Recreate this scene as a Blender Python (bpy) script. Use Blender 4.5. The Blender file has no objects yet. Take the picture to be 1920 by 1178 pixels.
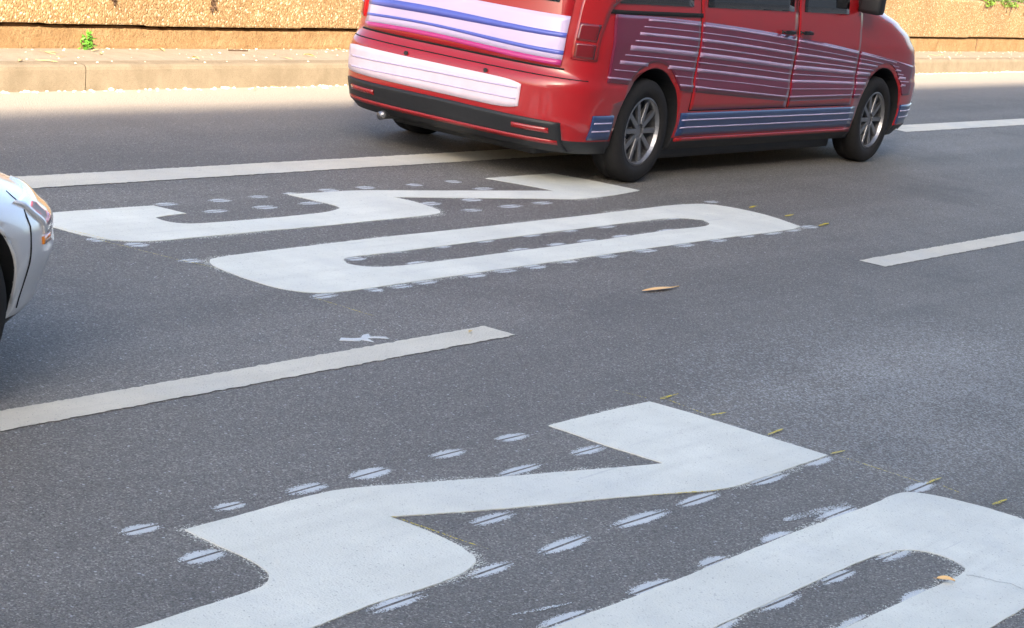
import bpy, bmesh, math, random
from mathutils import Vector, Matrix
from mathutils.noise import noise as pnoise
random.seed(7)
S = bpy.context.scene
R = math.radians

# ------------------------------------------------------------------ camera
cam = bpy.data.cameras.new('camera'); CAM = bpy.data.objects.new('camera', cam)
S.collection.objects.link(CAM); S.camera = CAM
cam.sensor_width = 36.0; cam.lens = 78.155; cam.clip_start = 0.1; cam.clip_end = 3000
FW = Vector((0.836663, 0.508926, -0.202458)); RT = Vector((0.539897, -0.828548, 0.148389)); UP = Vector((0.092227, 0.233458, 0.967983))
M = Matrix((RT, UP, -FW)).transposed().to_4x4(); M.translation = (0, 0, 1.95)
CAM.matrix_world = M

# ------------------------------------------------------------------ light
SUN_EL, SUN_ROT = R(25), R(235)
S.world = bpy.data.worlds.new('World'); S.world.use_nodes = True
wn = S.world.node_tree; wn.nodes.clear()
sky = wn.nodes.new('ShaderNodeTexSky'); sky.sky_type = 'NISHITA'; sky.sun_disc = False
sky.sun_elevation = SUN_EL; sky.sun_rotation = SUN_ROT; sky.air_density = 0.8; sky.dust_density = 3.5; sky.ozone_density = 0.35
bg = wn.nodes.new('ShaderNodeBackground'); bg.inputs['Strength'].default_value = 0.12
wo = wn.nodes.new('ShaderNodeOutputWorld')
wn.links.new(sky.outputs[0], bg.inputs[0]); wn.links.new(bg.outputs[0], wo.inputs[0])
sl = bpy.data.lights.new('sun', 'SUN'); sl.energy = 4.0; sl.angle = R(0.45); sl.color = (1.0, 0.84, 0.62)
SUN = bpy.data.objects.new('sun', sl); S.collection.objects.link(SUN)
sd = Vector((math.sin(SUN_ROT)*math.cos(SUN_EL), math.cos(SUN_ROT)*math.cos(SUN_EL), math.sin(SUN_EL)))
SUN.rotation_euler = (-sd).to_track_quat('-Z', 'Y').to_euler(); SUN.location = sd*60
S.view_settings.view_transform = 'Standard'; S.view_settings.look = 'None'
S.view_settings.gamma = 1.0; S.view_settings.exposure = 2.02

# ------------------------------------------------------------------ helpers
def link(o, parent=None):
    S.collection.objects.link(o)
    if parent is not None: o.parent = parent
    return o
def obj(name, bm, mats, parent=None, smooth=False):
    me = bpy.data.meshes.new(name); bm.to_mesh(me); bm.free()
    for m in (mats if isinstance(mats, (list, tuple)) else [mats]): me.materials.append(m)
    if smooth:
        for p in me.polygons: p.use_smooth = True
    return link(bpy.data.objects.new(name, me), parent)
def empty(name, loc=(0, 0, 0), rz=0):
    o = bpy.data.objects.new(name, None); o.location = loc; o.rotation_euler = (0, 0, rz); o.empty_display_size = 0.2
    return link(o)
def tag(o, label, cat, group=None):
    o['label'] = label; o['category'] = cat
    if group: o['group'] = group
    return o
def struct(o, kind='structure'):
    o['kind'] = kind; return o
def box(bm, x0, x1, y0, y1, z0, z1, bevel=0.0, mi=0):
    r = bmesh.ops.create_cube(bm, size=1.0)
    vs = r['verts']
    for v in vs:
        v.co = Vector(((x0+x1)/2+v.co.x*(x1-x0), (y0+y1)/2+v.co.y*(y1-y0), (z0+z1)/2+v.co.z*(z1-z0)))
    fs = set(f for v in vs for f in v.link_faces)
    for f in fs: f.material_index = mi
    if bevel:
        es = list(set(e for v in vs for e in v.link_edges))
        bmesh.ops.bevel(bm, geom=es, offset=bevel, segments=2, affect='EDGES', profile=0.6)
def tube(bm, pts, rad, n=8):
    rings = []
    for i, p in enumerate(pts):
        p = Vector(p); a = Vector(pts[max(i-1, 0)]); b = Vector(pts[min(i+1, len(pts)-1)])
        d = (b-a).normalized(); s = d.orthogonal().normalized(); t = d.cross(s)
        rr = rad[i] if isinstance(rad, (list, tuple)) else rad
        rings.append([bm.verts.new(p+(s*math.cos(2*math.pi*k/n)+t*math.sin(2*math.pi*k/n))*rr) for k in range(n)])
    for a, b in zip(rings, rings[1:]):
        for k in range(n): bm.faces.new((a[k], a[(k+1) % n], b[(k+1) % n], b[k]))
    bm.faces.new(rings[0][::-1]); bm.faces.new(rings[-1])
def lathe_y(bm, prof, n=40, mi=0):
    """prof: (radius, y) round the local Y axis, closed loop of the profile."""
    rings = [[bm.verts.new((r*math.cos(2*math.pi*k/n), y, r*math.sin(2*math.pi*k/n))) for k in range(n)] for r, y in prof]
    for a, b in zip(rings, rings[1:]):
        for k in range(n):
            f = bm.faces.new((a[k], b[k], b[(k+1) % n], a[(k+1) % n])); f.material_index = mi

# ------------------------------------------------------------------ materials
class NT:
    def __init__(s, name):
        s.m = bpy.data.materials.new(name); s.m.use_nodes = True; s.t = s.m.node_tree; s.t.nodes.clear()
        s.out = s.t.nodes.new('ShaderNodeOutputMaterial')
        s.b = s.n('ShaderNodeBsdfPrincipled'); s.t.links.new(s.b.outputs[0], s.out.inputs[0])
        s.pos = s.n('ShaderNodeNewGeometry').outputs['Position']
    def n(s, typ, ins=None, **kw):
        n = s.t.nodes.new(typ)
        for k, v in kw.items(): setattr(n, k, v)
        for k, v in (ins or {}).items(): s.set(n.inputs[k], v)
        return n
    def set(s, sock, v):
        if isinstance(v, bpy.types.NodeSocket): s.t.links.new(v, sock)
        else: sock.default_value = v
    def noise(s, scale, detail=3, rough=0.55, vec=None, out=0):
        return s.n('ShaderNodeTexNoise', {'Vector': vec or s.pos, 'Scale': scale, 'Detail': detail, 'Roughness': rough}).outputs[out]
    def vor(s, scale, out='Color', vec=None, feature='F1', rand=1.0):
        return s.n('ShaderNodeTexVoronoi', {'Vector': vec or s.pos, 'Scale': scale, 'Randomness': rand}, feature=feature).outputs[out]
    def ramp(s, fac, stops, interp='LINEAR'):
        n = s.n('ShaderNodeValToRGB', {'Fac': fac}); cr = n.color_ramp; cr.interpolation = interp
        while len(cr.elements) > 1: cr.elements.remove(cr.elements[-1])
        for i, (p, c) in enumerate(stops):
            e = cr.elements[0] if i == 0 else cr.elements.new(p)
            e.position = p; e.color = (c, c, c, 1) if isinstance(c, (int, float)) else (*c, 1)
        return n.outputs[0]
    def math(s, op, a, b=0.0, clamp=False):
        n = s.n('ShaderNodeMath', operation=op, use_clamp=clamp); s.set(n.inputs[0], a); s.set(n.inputs[1], b); return n.outputs[0]
    def mix(s, fac, a, b, blend='MIX'):
        n = s.n('ShaderNodeMix', data_type='RGBA', blend_type=blend); s.set(n.inputs[0], fac)
        s.set(n.inputs[6], a if isinstance(a, bpy.types.NodeSocket) else (*a, 1)); s.set(n.inputs[7], b if isinstance(b, bpy.types.NodeSocket) else (*b, 1)); return n.outputs[2]
    def bump(s, h, strength, dist, nrm=None):
        n = s.n('ShaderNodeBump', {'Height': h, 'Strength': strength, 'Distance': dist})
        if nrm: s.set(n.inputs['Normal'], nrm)
        s.set(s.b.inputs['Normal'], n.outputs[0]); return n.outputs[0]
    def p(s, **kw):
        nm = dict(color='Base Color', rough='Roughness', metal='Metallic', spec='Specular IOR Level', coat='Coat Weight', coatr='Coat Roughness', ior='IOR', trans='Transmission Weight', alpha='Alpha', sheen='Sheen Weight')
        for k, v in kw.items():
            if k == 'color' and not isinstance(v, bpy.types.NodeSocket): v = (*v, 1)
            s.set(s.b.inputs[nm[k]], v)
        return s
    def cutout(s, keep):
        """keep: 0/1 socket; where 0 the surface is bare (nothing there)."""
        tr = s.n('ShaderNodeBsdfTransparent'); mx = s.n('ShaderNodeMixShader')
        s.t.links.new(keep, mx.inputs[0]); s.t.links.new(tr.outputs[0], mx.inputs[1]); s.t.links.new(s.b.outputs[0], mx.inputs[2])
        s.t.links.new(mx.outputs[0], s.out.inputs[0])

def asphalt_heights(s):
    """grains of the surface dressing: (height, cell colour)"""
    d1 = s.vor(130, 'Distance'); d2 = s.vor(210, 'Distance')
    h = s.math('ADD', s.math('MULTIPLY', d1, -0.7), s.math('MULTIPLY', d2, -0.35))
    h = s.math('ADD', h, s.math('MULTIPLY', s.noise(38, 3), 0.7))
    return h
def mat_asphalt():
    s = NT('asphalt')
    base = s.ramp(s.noise(0.9, 4, 0.6), [(0.3, (0.176, 0.168, 0.150)), (0.7, (0.208, 0.199, 0.179))])
    cell = s.vor(190, 'Color')
    g = s.n('ShaderNodeSeparateColor', {0: cell}).outputs[0]
    grain = s.ramp(g, [(0.0, 0.55), (0.45, 0.86), (0.75, 1.05), (0.92, 1.35), (1.0, 2.1)])
    c = s.mix(1.0, base, grain, 'MULTIPLY')
    fine = s.ramp(s.noise(420, 2, 0.7), [(0.3, 0.62), (0.5, 1.0), (0.72, 1.5)])
    c = s.mix(0.8, c, fine, 'MULTIPLY')
    # bitumen holes between stones
    hole = s.ramp(s.noise(75, 3, 0.65), [(0.30, 0.25), (0.40, 1.0)])
    c = s.mix(0.85, c, hole, 'MULTIPLY')
    # sparse white chips
    cg = s.n('ShaderNodeSeparateColor', {0: s.vor(70, 'Color')}).outputs[1]
    chip = s.math('MULTIPLY', s.math('GREATER_THAN', cg, 0.968), s.math('LESS_THAN', s.vor(70, 'Distance'), 0.30))
    c = s.mix(s.math('MULTIPLY', chip, 0.8), c, (0.55, 0.56, 0.58))
    # old paint dust and glass beads left behind in broad patches of the near lane
    sep = s.n('ShaderNodeSeparateXYZ', {0: s.pos})
    dx = s.math('DIVIDE', s.math('SUBTRACT', sep.outputs[0], 9.0), 2.2); dy = s.math('DIVIDE', s.math('SUBTRACT', sep.outputs[1], 3.05), 1.25)
    rr = s.math('SQRT', s.math('ADD', s.math('MULTIPLY', dx, dx), s.math('MULTIPLY', dy, dy)))
    patch = s.math('SUBTRACT', 1.0, rr, True)
    pn = s.math('ADD', s.math('MULTIPLY', patch, 0.55), s.math('MULTIPLY', s.noise(3.0, 4), 0.35))
    dust = s.math('GREATER_THAN', s.math('MULTIPLY', s.math('POWER', patch, 0.7), s.math('SUBTRACT', s.math('MULTIPLY', s.noise(2.2, 4), 1.1), 0.16)), s.math('ADD', 0.02, s.n('ShaderNodeSeparateColor', {0: s.vor(130, 'Color')}).outputs[2]))
    c = s.mix(s.math('MULTIPLY', dust, 0.5), c, (0.46, 0.47, 0.47))
    # wheel tracks: slightly polished, darker bands along the road
    tr = s.n('ShaderNodeTexNoise', {'Vector': s.n('ShaderNodeMapping', {'Vector': s.pos, 'Scale': (0.05, 1.0, 1.0)}).outputs[0], 'Scale': 1.6, 'Detail': 3}).outputs[0]
    c = s.mix(1.0, c, s.ramp(tr, [(0.3, 0.80), (0.7, 1.16)]), 'MULTIPLY')
    # darker tone across the lane next to the kerb; oily blotches
    new = s.math('GREATER_THAN', s.math('ADD', sep.outputs[1], s.math('MULTIPLY', s.noise(9, 3), 0.05)), 7.745)
    c = s.mix(s.math('MULTIPLY', new, 0.24), c, (0.05, 0.05, 0.052))
    c = s.mix(s.ramp(s.noise(0.55, 5, 0.7), [(0.56, 0.0), (0.72, 0.38)]), c, (0.06, 0.058, 0.056))
    c = s.mix(s.ramp(s.noise(13, 3, 0.6), [(0.70, 0.0), (0.78, 0.4)]), c, (0.04, 0.039, 0.038))
    # sandy tint fading out from the kerb; paints in the gutter's sunlit brightness
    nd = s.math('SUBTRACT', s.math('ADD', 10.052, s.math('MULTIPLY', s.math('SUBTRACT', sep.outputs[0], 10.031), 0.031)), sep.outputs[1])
    lit_tint = s.math('ADD', s.ramp(s.math('DIVIDE', nd, 2.0), [(0.0, 1.0), (0.25, 0.8), (0.5, 0.25), (0.8, 0.0)]), s.math('MULTIPLY', s.math('SUBTRACT', s.noise(60, 4, 0.7), 0.5), 0.9))
    c = s.mix(s.math('MULTIPLY', s.math('MULTIPLY', lit_tint, s.math('LESS_THAN', nd, 1.8), True), 0.85), c, (0.46, 0.41, 0.35))
    s.p(color=c, rough=s.ramp(s.noise(150, 2), [(0.3, 0.55), (0.7, 0.85)]), spec=0.5)
    s.bump(asphalt_heights(s), 0.9, 0.006)
    return s.m
def mat_paint(name, col, wear=0.0, cov=True, bump=0.5):
    """road paint lying on the asphalt; the 'cov' attribute thins it to spray dust at the rim"""
    s = NT(name)
    a = s.noise(2.2, 5, 0.6); b = s.noise(26, 4, 0.6)
    c = s.mix(s.ramp(a, [(0.35, 0.0), (0.7, 1.0)]), tuple(x*0.86 for x in col), col)
    c = s.mix(s.ramp(b, [(0.58, 0.0), (0.78, 0.30)]), c, tuple(x*0.72 for x in col))
    brush = s.n('ShaderNodeTexNoise', {'Vector': s.n('ShaderNodeMapping', {'Vector': s.pos, 'Rotation': (0, 0, R(12)), 'Scale': (0.7, 7.0, 1.0)}).outputs[0], 'Scale': 2.0, 'Detail': 4}).outputs[0]
    c = s.mix(s.ramp(brush, [(0.48, 0.0), (0.75, 0.5)]), c, tuple(x*0.78 for x in col))
    c = s.mix(s.ramp(s.noise(0.8, 5, 0.65), [(0.5, 0.0), (0.68, 0.35)]), c, (0.50, 0.54, 0.55))
    ln = s.n('ShaderNodeTexNoise', {'Vector': s.n('ShaderNodeMapping', {'Vector': s.pos, 'Rotation': (0, 0, R(-35)), 'Scale': (0.6, 26.0, 1.0)}).outputs[0], 'Scale': 1.3, 'Detail': 3}).outputs[0]
    c = s.mix(s.math('MULTIPLY', s.ramp(ln, [(0.66, 0.0), (0.72, 0.35)]), s.ramp(s.noise(1.5, 2), [(0.52, 0.0), (0.6, 1.0)])), c, (0.34, 0.36, 0.38))
    pit = s.ramp(s.noise(140, 2, 0.6), [(0.26, 0.45), (0.36, 1.0)])
    c = s.mix(1.0, c, pit, 'MULTIPLY')
    scr = s.math('MULTIPLY', s.math('GREATER_THAN', s.noise(7, 2), 0.62), s.math('GREATER_THAN', s.noise(60, 3, 0.7), 0.62))
    c = s.mix(s.math('MULTIPLY', scr, 0.35), c, (0.25, 0.25, 0.26))
    s.p(color=c, rough=0.7, spec=0.35)
    s.bump(asphalt_heights(s), bump, 0.004)
    if cov:
        at = s.n('ShaderNodeAttribute', attribute_name='cov').outputs['Fac']
        rnd = s.n('ShaderNodeSeparateColor', {0: s.vor(270, 'Color')}).outputs[0]
        th = s.math('ADD', s.math('MULTIPLY', rnd, 0.72), s.math('MULTIPLY', s.noise(40, 3), 0.34))
        keep = s.math('GREATER_THAN', s.math('ADD', at, wear), th)
        s.cutout(keep)
    return s.m
def mat_simple(name, col, rough=0.5, metal=0.0, spec=0.5, coat=0.0, var=0.12, scale=12, bump=0.0):
    s = NT(name)
    c = s.mix(s.noise(scale, 4), tuple(x*(1-var) for x in col), tuple(min(1, x*(1+var)) for x in col))
    s.p(color=c, rough=rough, metal=metal, spec=spec, coat=coat, coatr=0.04)
    if bump: s.bump(s.noise(scale*4, 4), bump, 0.01)
    return s.m
def mat_carpaint(name, col, metal=0.0):
    s = NT(name)
    fl = s.vor(900, 'Color'); g = s.n('ShaderNodeSeparateColor', {0: fl}).outputs[0]
    c = s.mix(s.math('MULTIPLY', g, 0.25), col, tuple(min(1, x*1.5+0.01) for x in col))
    dirt = s.ramp(s.noise(5, 5, 0.65), [(0.5, 0.0), (0.8, 0.22)])
    c = s.mix(dirt, c, tuple(x*0.6+0.02 for x in col))
    s.p(color=c, rough=0.32, metal=metal, coat=1.0, coatr=0.05, spec=0.5)
    s.bump(s.noise(1.7, 2), 0.05, 0.02)
    return s.m
def mat_plinth():
    s = NT('render_tan')
    c = s.ramp(s.noise(6, 6, 0.65), [(0.25, (0.25, 0.155, 0.075)), (0.5, (0.34, 0.22, 0.115)), (0.75, (0.42, 0.29, 0.165))])
    c = s.mix(s.ramp(s.noise(70, 4, 0.7), [(0.35, 0.55), (0.5, 0.0)]), c, (0.16, 0.11, 0.06))
    st = s.n('ShaderNodeTexNoise', {'Vector': s.n('ShaderNodeMapping', {'Vector': s.pos, 'Scale': (1.0, 1.0, 9.0)}).outputs[0], 'Scale': 3.0, 'Detail': 5}).outputs[0]
    c = s.mix(s.ramp(st, [(0.5, 0.0), (0.75, 0.5)]), c, (0.30, 0.17, 0.08))
    s.p(color=c, rough=0.9, spec=0.2); s.bump(s.math('ADD', s.noise(25, 6, 0.7), s.math('MULTIPLY', s.noise(160, 2), 0.4)), 0.9, 0.02)
    return s.m
def mat_aggregate():
    s = NT('exposed_aggregate')
    cell = s.n('ShaderNodeSeparateColor', {0: s.vor(75, 'Color')})
    c = s.ramp(cell.outputs[0], [(0.0, (0.25, 0.145, 0.068)), (0.35, (0.32, 0.205, 0.10)), (0.7, (0.39, 0.265, 0.14)), (0.9, (0.47, 0.34, 0.20)), (0.97, (0.68, 0.57, 0.42))])
    d = s.vor(75, 'Distance')
    c = s.mix(s.ramp(d, [(0.45, 0.0), (0.75, 0.55)]), c, (0.20, 0.13, 0.065))
    c = s.mix(1.0, c, s.ramp(s.noise(1.4, 4), [(0.3, 0.85), (0.7, 1.12)]), 'MULTIPLY')
    s.p(color=c, rough=0.8, spec=0.3); s.bump(s.math('MULTIPLY', d, -1.0), 0.7, 0.008)
    return s.m
def mat_concrete(name, c0, c1, scale=5):
    s = NT(name)
    c = s.mix(s.ramp(s.noise(scale, 6, 0.65), [(0.3, 0.0), (0.7, 1.0)]), c0, c1)
    c = s.mix(s.ramp(s.noise(230, 3, 0.7), [(0.35, 0.5), (0.5, 0.0)]), c, tuple(x*0.45 for x in c0))
    c = s.mix(s.ramp(s.noise(28, 4, 0.7), [(0.6, 0.0), (0.8, 0.4)]), c, tuple(x*0.6 for x in c0))
    s.p(color=c, rough=0.85, spec=0.25); s.bump(s.noise(180, 4, 0.7), 0.6, 0.006)
    return s.m
def mat_leaf(name, c0, c1):
    s = NT(name)
    rnd = s.n('ShaderNodeObjectInfo').outputs['Random']
    c = s.mix(s.math('ADD', s.math('MULTIPLY', s.noise(30, 3), 0.8), s.math('MULTIPLY', rnd, 0.2)), c0, c1)
    s.p(color=c, rough=0.55, spec=0.4)
    s.b.inputs['Subsurface Weight'].default_value = 0.0
    return s.m

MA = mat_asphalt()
MP = mat_paint('road_paint_white', (0.82, 0.835, 0.745))
MPL = mat_paint('lane_line_paint', (0.74, 0.71, 0.60), bump=1.0)
MDOT = mat_paint('spray_paint_white', (0.66, 0.70, 0.71))
MY = mat_paint('spray_paint_yellow', (0.78, 0.62, 0.05))
MKERB = mat_concrete('kerb_concrete', (0.215, 0.175, 0.125), (0.295, 0.245, 0.18))
MPAVE = mat_concrete('pavement_surface', (0.29, 0.25, 0.20), (0.37, 0.32, 0.26), 8)
MPLINTH, MAGG = mat_plinth(), mat_aggregate()
MEARTH = mat_concrete('earth', (0.10, 0.075, 0.045), (0.16, 0.12, 0.08), 3)
MGREEN = mat_leaf('leaf_green', (0.05, 0.13, 0.015), (0.20, 0.32, 0.04))
MWEED = mat_leaf('weed_green', (0.06, 0.22, 0.02), (0.16, 0.42, 0.05))
MSTEM = mat_simple('stem_brown', (0.09, 0.05, 0.03), 0.8)
MLEAFO = mat_leaf('leaf_ochre', (0.90, 0.52, 0.19), (0.95, 0.68, 0.34))
MLEAFY = mat_leaf('leaf_dry_yellow', (0.60, 0.42, 0.14), (0.80, 0.66, 0.34))
MLITTER = mat_simple('pale_grit', (0.72, 0.66, 0.55), 0.8, var=0.25, scale=40)

# ------------------------------------------------------------------ ground, road, kerb, wall
def sheet(name, x0, x1, y0, y1, z, m):
    bm = bmesh.new(); bm.faces.new([bm.verts.new(v) for v in ((x0, y0, z), (x1, y0, z), (x1, y1, z), (x0, y1, z))])
    return struct(obj(name, bm, m))
sheet('ground', -900, 900, -900, 900, -0.03, MEARTH)
KA = math.atan2(0.575, 18.57)          # the kerb and wall run at a slight angle to the lanes
KO = Vector((10.031, 10.052, 0))
CA, SA = math.cos(KA), math.sin(KA)
def K(s, n, z): return Vector((KO.x+CA*s-SA*n, KO.y+SA*s+CA*n, z))
bm = bmesh.new(); xs0, xs1 = -60, 160
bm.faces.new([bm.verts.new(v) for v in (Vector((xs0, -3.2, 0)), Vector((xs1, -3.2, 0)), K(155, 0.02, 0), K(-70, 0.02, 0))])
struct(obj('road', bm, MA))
sheet('near_pavement', -60, 160, -9.5, -3.4, 0.12, MPAVE)
bm = bmesh.new(); box(bm, -60, 160, -3.4, -3.2, -0.02, 0.13, 0.012); struct(obj('near_kerb', bm, MKERB))
KH = 0.172
def strip(name, prof, s0, s1, ds, m, jig=0.0, closed=True, seed=0):
    """extrude a (n, z) profile along the kerb line, with a slight uneven wobble"""
    bm = bmesh.new(); rows = []
    k = int((s1-s0)/ds)
    for i in range(k+1):
        s = s0+(s1-s0)*i/k
        rows.append([bm.verts.new(K(s, n+jig*pnoise(Vector((s*1.3, j*3.1, seed))), z+jig*pnoise(Vector((s*1.7, j*2.3, seed+9))))) for j, (n, z) in enumerate(prof)])
    for a, b in zip(rows, rows[1:]):
        for j in range(len(prof)-1): bm.faces.new((a[j], b[j], b[j+1], a[j+1]))
    return obj(name, bm, m, smooth=False)
# kerb stones: each its own length of the same section, with an open joint between
kp = [(0.0, -0.02), (0.006, 0.05), (0.014, 0.135), (0.022, 0.156), (0.038, 0.168), (0.06, KH), (0.15, KH+0.001), (0.15, -0.02)]
def kerb(s0, s1): return strip('kerb', kp, s0, s1, 0.12, MKERB, 0.0035, seed=3)
struct(kerb(-60, 0.785)); struct(kerb(0.791, 150))
bm = bmesh.new()
bm.faces.new([bm.verts.new(K(s, n, z)) for s, n, z in ((-60, 0.14, KH-0.004), (150, 0.14, KH-0.004), (150, 0.70, KH), (-60, 0.70, KH))])
struct(obj('pavement', bm, MPAVE))
# low retaining wall: plinth with chipped top edge, panel of exposed pebbles overhanging it
WN = 0.632
wall = empty('garden_wall', K(10, WN, KH), KA)
tag(wall, 'low sunlit tan wall of exposed pebbles above a chipped plinth along the far pavement', 'wall')
wall_inv = None
def wall_part(name, bm, m, smooth=False):
    bm.transform(Matrix.Translation(K(10, WN, KH)).to_4x4().inverted())
    bm.transform(Matrix.Rotation(-KA, 4, 'Z'))
    return obj(name, bm, m, wall, smooth)
def ledge(s):        # underside of the panel, stepped from one casting to the next
    z = 0.350+0.0016*(s)
    for q, d in ((1.0, -0.006), (2.05, -0.008), (3.9, 0.006), (19.3, 0.008), (21.5, -0.004)):
        if s > q: z += d
    return z
bm = bmesh.new(); rows = []
s = -30.0
while s < 60:
    e = ledge(s)-0.008
    chip = 0.014*max(0, pnoise(Vector((s*9, 0, 1))))+0.010*pnoise(Vector((s*3.1, 2, 0)))+0.006*pnoise(Vector((s*31, 5, 0)))
    rg = lambda a, sc: a*pnoise(Vector((s*sc, a*100, 4)))
    prof = [(0.0, KH-0.02), (-0.004+rg(0.004, 2), KH+0.02), (0.0+rg(0.005, 5), KH+0.07), (0.003+rg(0.006, 9), KH+0.125), (0.010+rg(0.006, 14), e-0.024-chip), (0.022, e-0.012-chip*1.0), (0.10, e-0.010-chip*0.5)]
    rows.append([bm.verts.new(K(s, WN+n, z)) for n, z in prof])
    s += 0.02 if -1 < s < 6 or 17 < s < 24 else 0.25
for a, b in zip(rows, rows[1:]):
    for j in range(len(prof)-1): bm.faces.new((a[j], b[j], b[j+1], a[j+1]))
wall_part('plinth', bm, MPLINTH)
bm = bmesh.new(); rows = []; s = -30.0; WT = 0.875
while s < 60:
    e = ledge(s)+0.003*pnoise(Vector((s*23, 1, 7)))
    w_ = 0.004*pnoise(Vector((s*0.7, 3, 7)))
    prof = [(0.09, e+0.004), (-0.030+w_, e), (-0.034+w_, e+0.012), (-0.034+w_, WT-0.02), (-0.024, WT), (0.22, WT+0.004), (0.22, KH)]
    rows.append([bm.verts.new(K(s, WN+n, z)) for n, z in prof])
    s += 0.02 if -1 < s < 6 or 17 < s < 24 else 0.25
for a, b in zip(rows, rows[1:]):
    for j in range(len(prof)-1): bm.faces.new((a[j], b[j], b[j+1], a[j+1]))
wall_part('pebble_panel', bm, MAGG)
bm = bmesh.new()
tube(bm, [K(19.78, WN-0.003, ledge(19.8)-0.012), K(19.795, WN-0.003, 0.30), K(19.785, WN-0.002, 0.25), K(19.80, WN-0.002, KH+0.01)], 0.006, 6)
wall_part('crack', bm, MSTEM)
bm = bmesh.new(); bm.faces.new([bm.verts.new(K(s, n, z)) for s, n, z in ((-60, WN+0.2, WT-0.06), (150, WN+0.2, WT-0.06), (150, WN+60, WT+1.5), (-60, WN+60, WT+1.5))])
struct(obj('earth_bank', bm, MEARTH))

# ------------------------------------------------------------------ road markings
f3 = [(7.317, 7.052), (7.377, 7.089), (7.469, 7.123), (7.806, 7.12), (8.198, 7.109), (8.213, 7.018), (8.223, 6.923), (8.061, 6.91), (7.972, 6.891), (7.953, 6.83), (7.974, 6.771), (8.046, 6.728), (8.237, 6.718), (8.586, 6.71), (8.836, 6.714), (9.093, 6.725), (9.259, 6.768), (9.298, 6.798), (9.313, 6.848), (9.307, 6.944), (9.276, 7.129), (9.539, 7.117), (9.875, 7.106), (10.277, 7.002), (10.769, 6.893), (11.374, 6.75), (11.32, 6.958), (11.22, 7.153), (11.575, 7.154), (11.981, 7.149), (12.078, 6.913), (12.14, 6.596), (11.765, 6.544), (11.297, 6.521), (11.105, 6.582), (10.562, 6.732), (9.923, 6.91), (9.956, 6.81), (9.931, 6.669), (9.89, 6.569), (9.84, 6.52), (9.653, 6.494), (9.187, 6.499), (8.728, 6.485), (8.23, 6.504), (7.668, 6.499), (7.491, 6.514), (7.397, 6.547), (7.313, 6.611), (7.28, 6.731), (7.271, 6.878), (7.284, 6.976)]
f0o = [(7.46, 6.119), (7.544, 6.16), (7.737, 6.174), (8.279, 6.186), (8.785, 6.2), (9.603, 6.191), (11.116, 6.199), (11.817, 6.219), (12.132, 6.197), (12.293, 6.124), (12.362, 5.927), (12.329, 5.717), (12.208, 5.506), (11.993, 5.477), (11.014, 5.503), (9.505, 5.493), (8.506, 5.492), (7.84, 5.482), (7.564, 5.486), (7.477, 5.503), (7.404, 5.55), (7.344, 5.661), (7.366, 5.895), (7.41, 6.046)]
f0i = [(8.174, 5.924), (8.272, 5.949), (8.463, 5.945), (8.687, 5.944), (9.437, 5.958), (10.277, 5.968), (11.224, 5.981), (11.501, 5.966), (11.619, 5.861), (11.546, 5.769), (11.384, 5.735), (10.992, 5.759), (10.169, 5.727), (9.346, 5.726), (8.606, 5.722), (8.246, 5.734), (8.147, 5.79), (8.124, 5.852)]
n3 = [(4.58, 3.724), (4.559, 3.591), (4.549, 3.475), (4.523, 3.394), (4.485, 3.339), (4.424, 3.309), (4.301, 3.298), (4.137, 3.301), (3.929, 3.291)]
n3b = [(4.272, 3.042), (4.316, 3.043), (4.564, 3.058), (4.795, 3.047), (4.946, 3.051), (5.039, 3.071), (5.108, 3.099), (5.141, 3.14), (5.172, 3.205), (5.201, 3.333), (5.203, 3.476), (5.477, 3.368), (5.718, 3.286), (6.186, 3.142), (6.484, 3.02), (6.725, 3.02), (7.279, 3.018), (7.283, 3.125), (7.293, 3.399), (7.306, 3.59), (7.295, 3.776), (7.034, 3.788), (6.589, 3.791), (6.586, 3.702), (6.563, 3.555), (6.567, 3.427), (6.565, 3.305), (6.38, 3.361), (6.02, 3.478), (5.68, 3.589), (5.372, 3.699), (5.268, 3.724), (5.197, 3.73), (5.046, 3.732), (4.808, 3.724)]
n0o = [(4.812, 2.67), (5.583, 2.658), (6.061, 2.663), (6.459, 2.658), (6.851, 2.641), (6.984, 2.651), (7.086, 2.645), (7.143, 2.606), (7.179, 2.531), (7.203, 2.42), (7.201, 2.325), (7.22, 2.249)]
n0i = [(5.207, 2.398), (5.491, 2.397), (5.895, 2.4), (6.172, 2.398), (6.348, 2.389), (6.448, 2.358), (6.498, 2.306), (6.502, 2.233), (6.466, 2.176), (6.437, 2.149), (6.369, 2.137), (6.147, 2.146), (5.757, 2.157), (5.548, 2.163)]
n0lo = [(6.233, 1.887), (5.945, 1.889)]
dots_n = [(6.324, 3.773, 0.177), (5.944, 3.774, 0.162), (5.514, 3.776, 0.179), (5.196, 3.783, 0.166), (4.854, 3.795, 0.142), (4.482, 3.795, 0.133), (6.449, 3.54, 0.206), (6.009, 3.536, 0.199), (4.462, 3.55, 0.167), (5.48, 3.292, 0.234), (5.472, 3.029, 0.273), (5.912, 3.026, 0.305), (6.294, 3.023, 0.264), (5.073, 3.029, 0.205), (6.757, 3.002, 0.232), (7.167, 3.014, 0.22), (4.625, 3.027, 0.217)]
dots_n0 = [(5.363, 2.673, 0.24), (4.92, 2.679, 0.202), (5.753, 2.672, 0.164), (6.168, 2.664, 0.196), (6.605, 2.67, 0.272), (7.215, 2.632, 0.197), (5.965, 2.378, 0.22), (5.591, 2.385, 0.212), (6.371, 2.363, 0.214), (5.609, 2.16, 0.232), (6.025, 2.142, 0.201), (5.259, 2.399, 0.228)]
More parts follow.
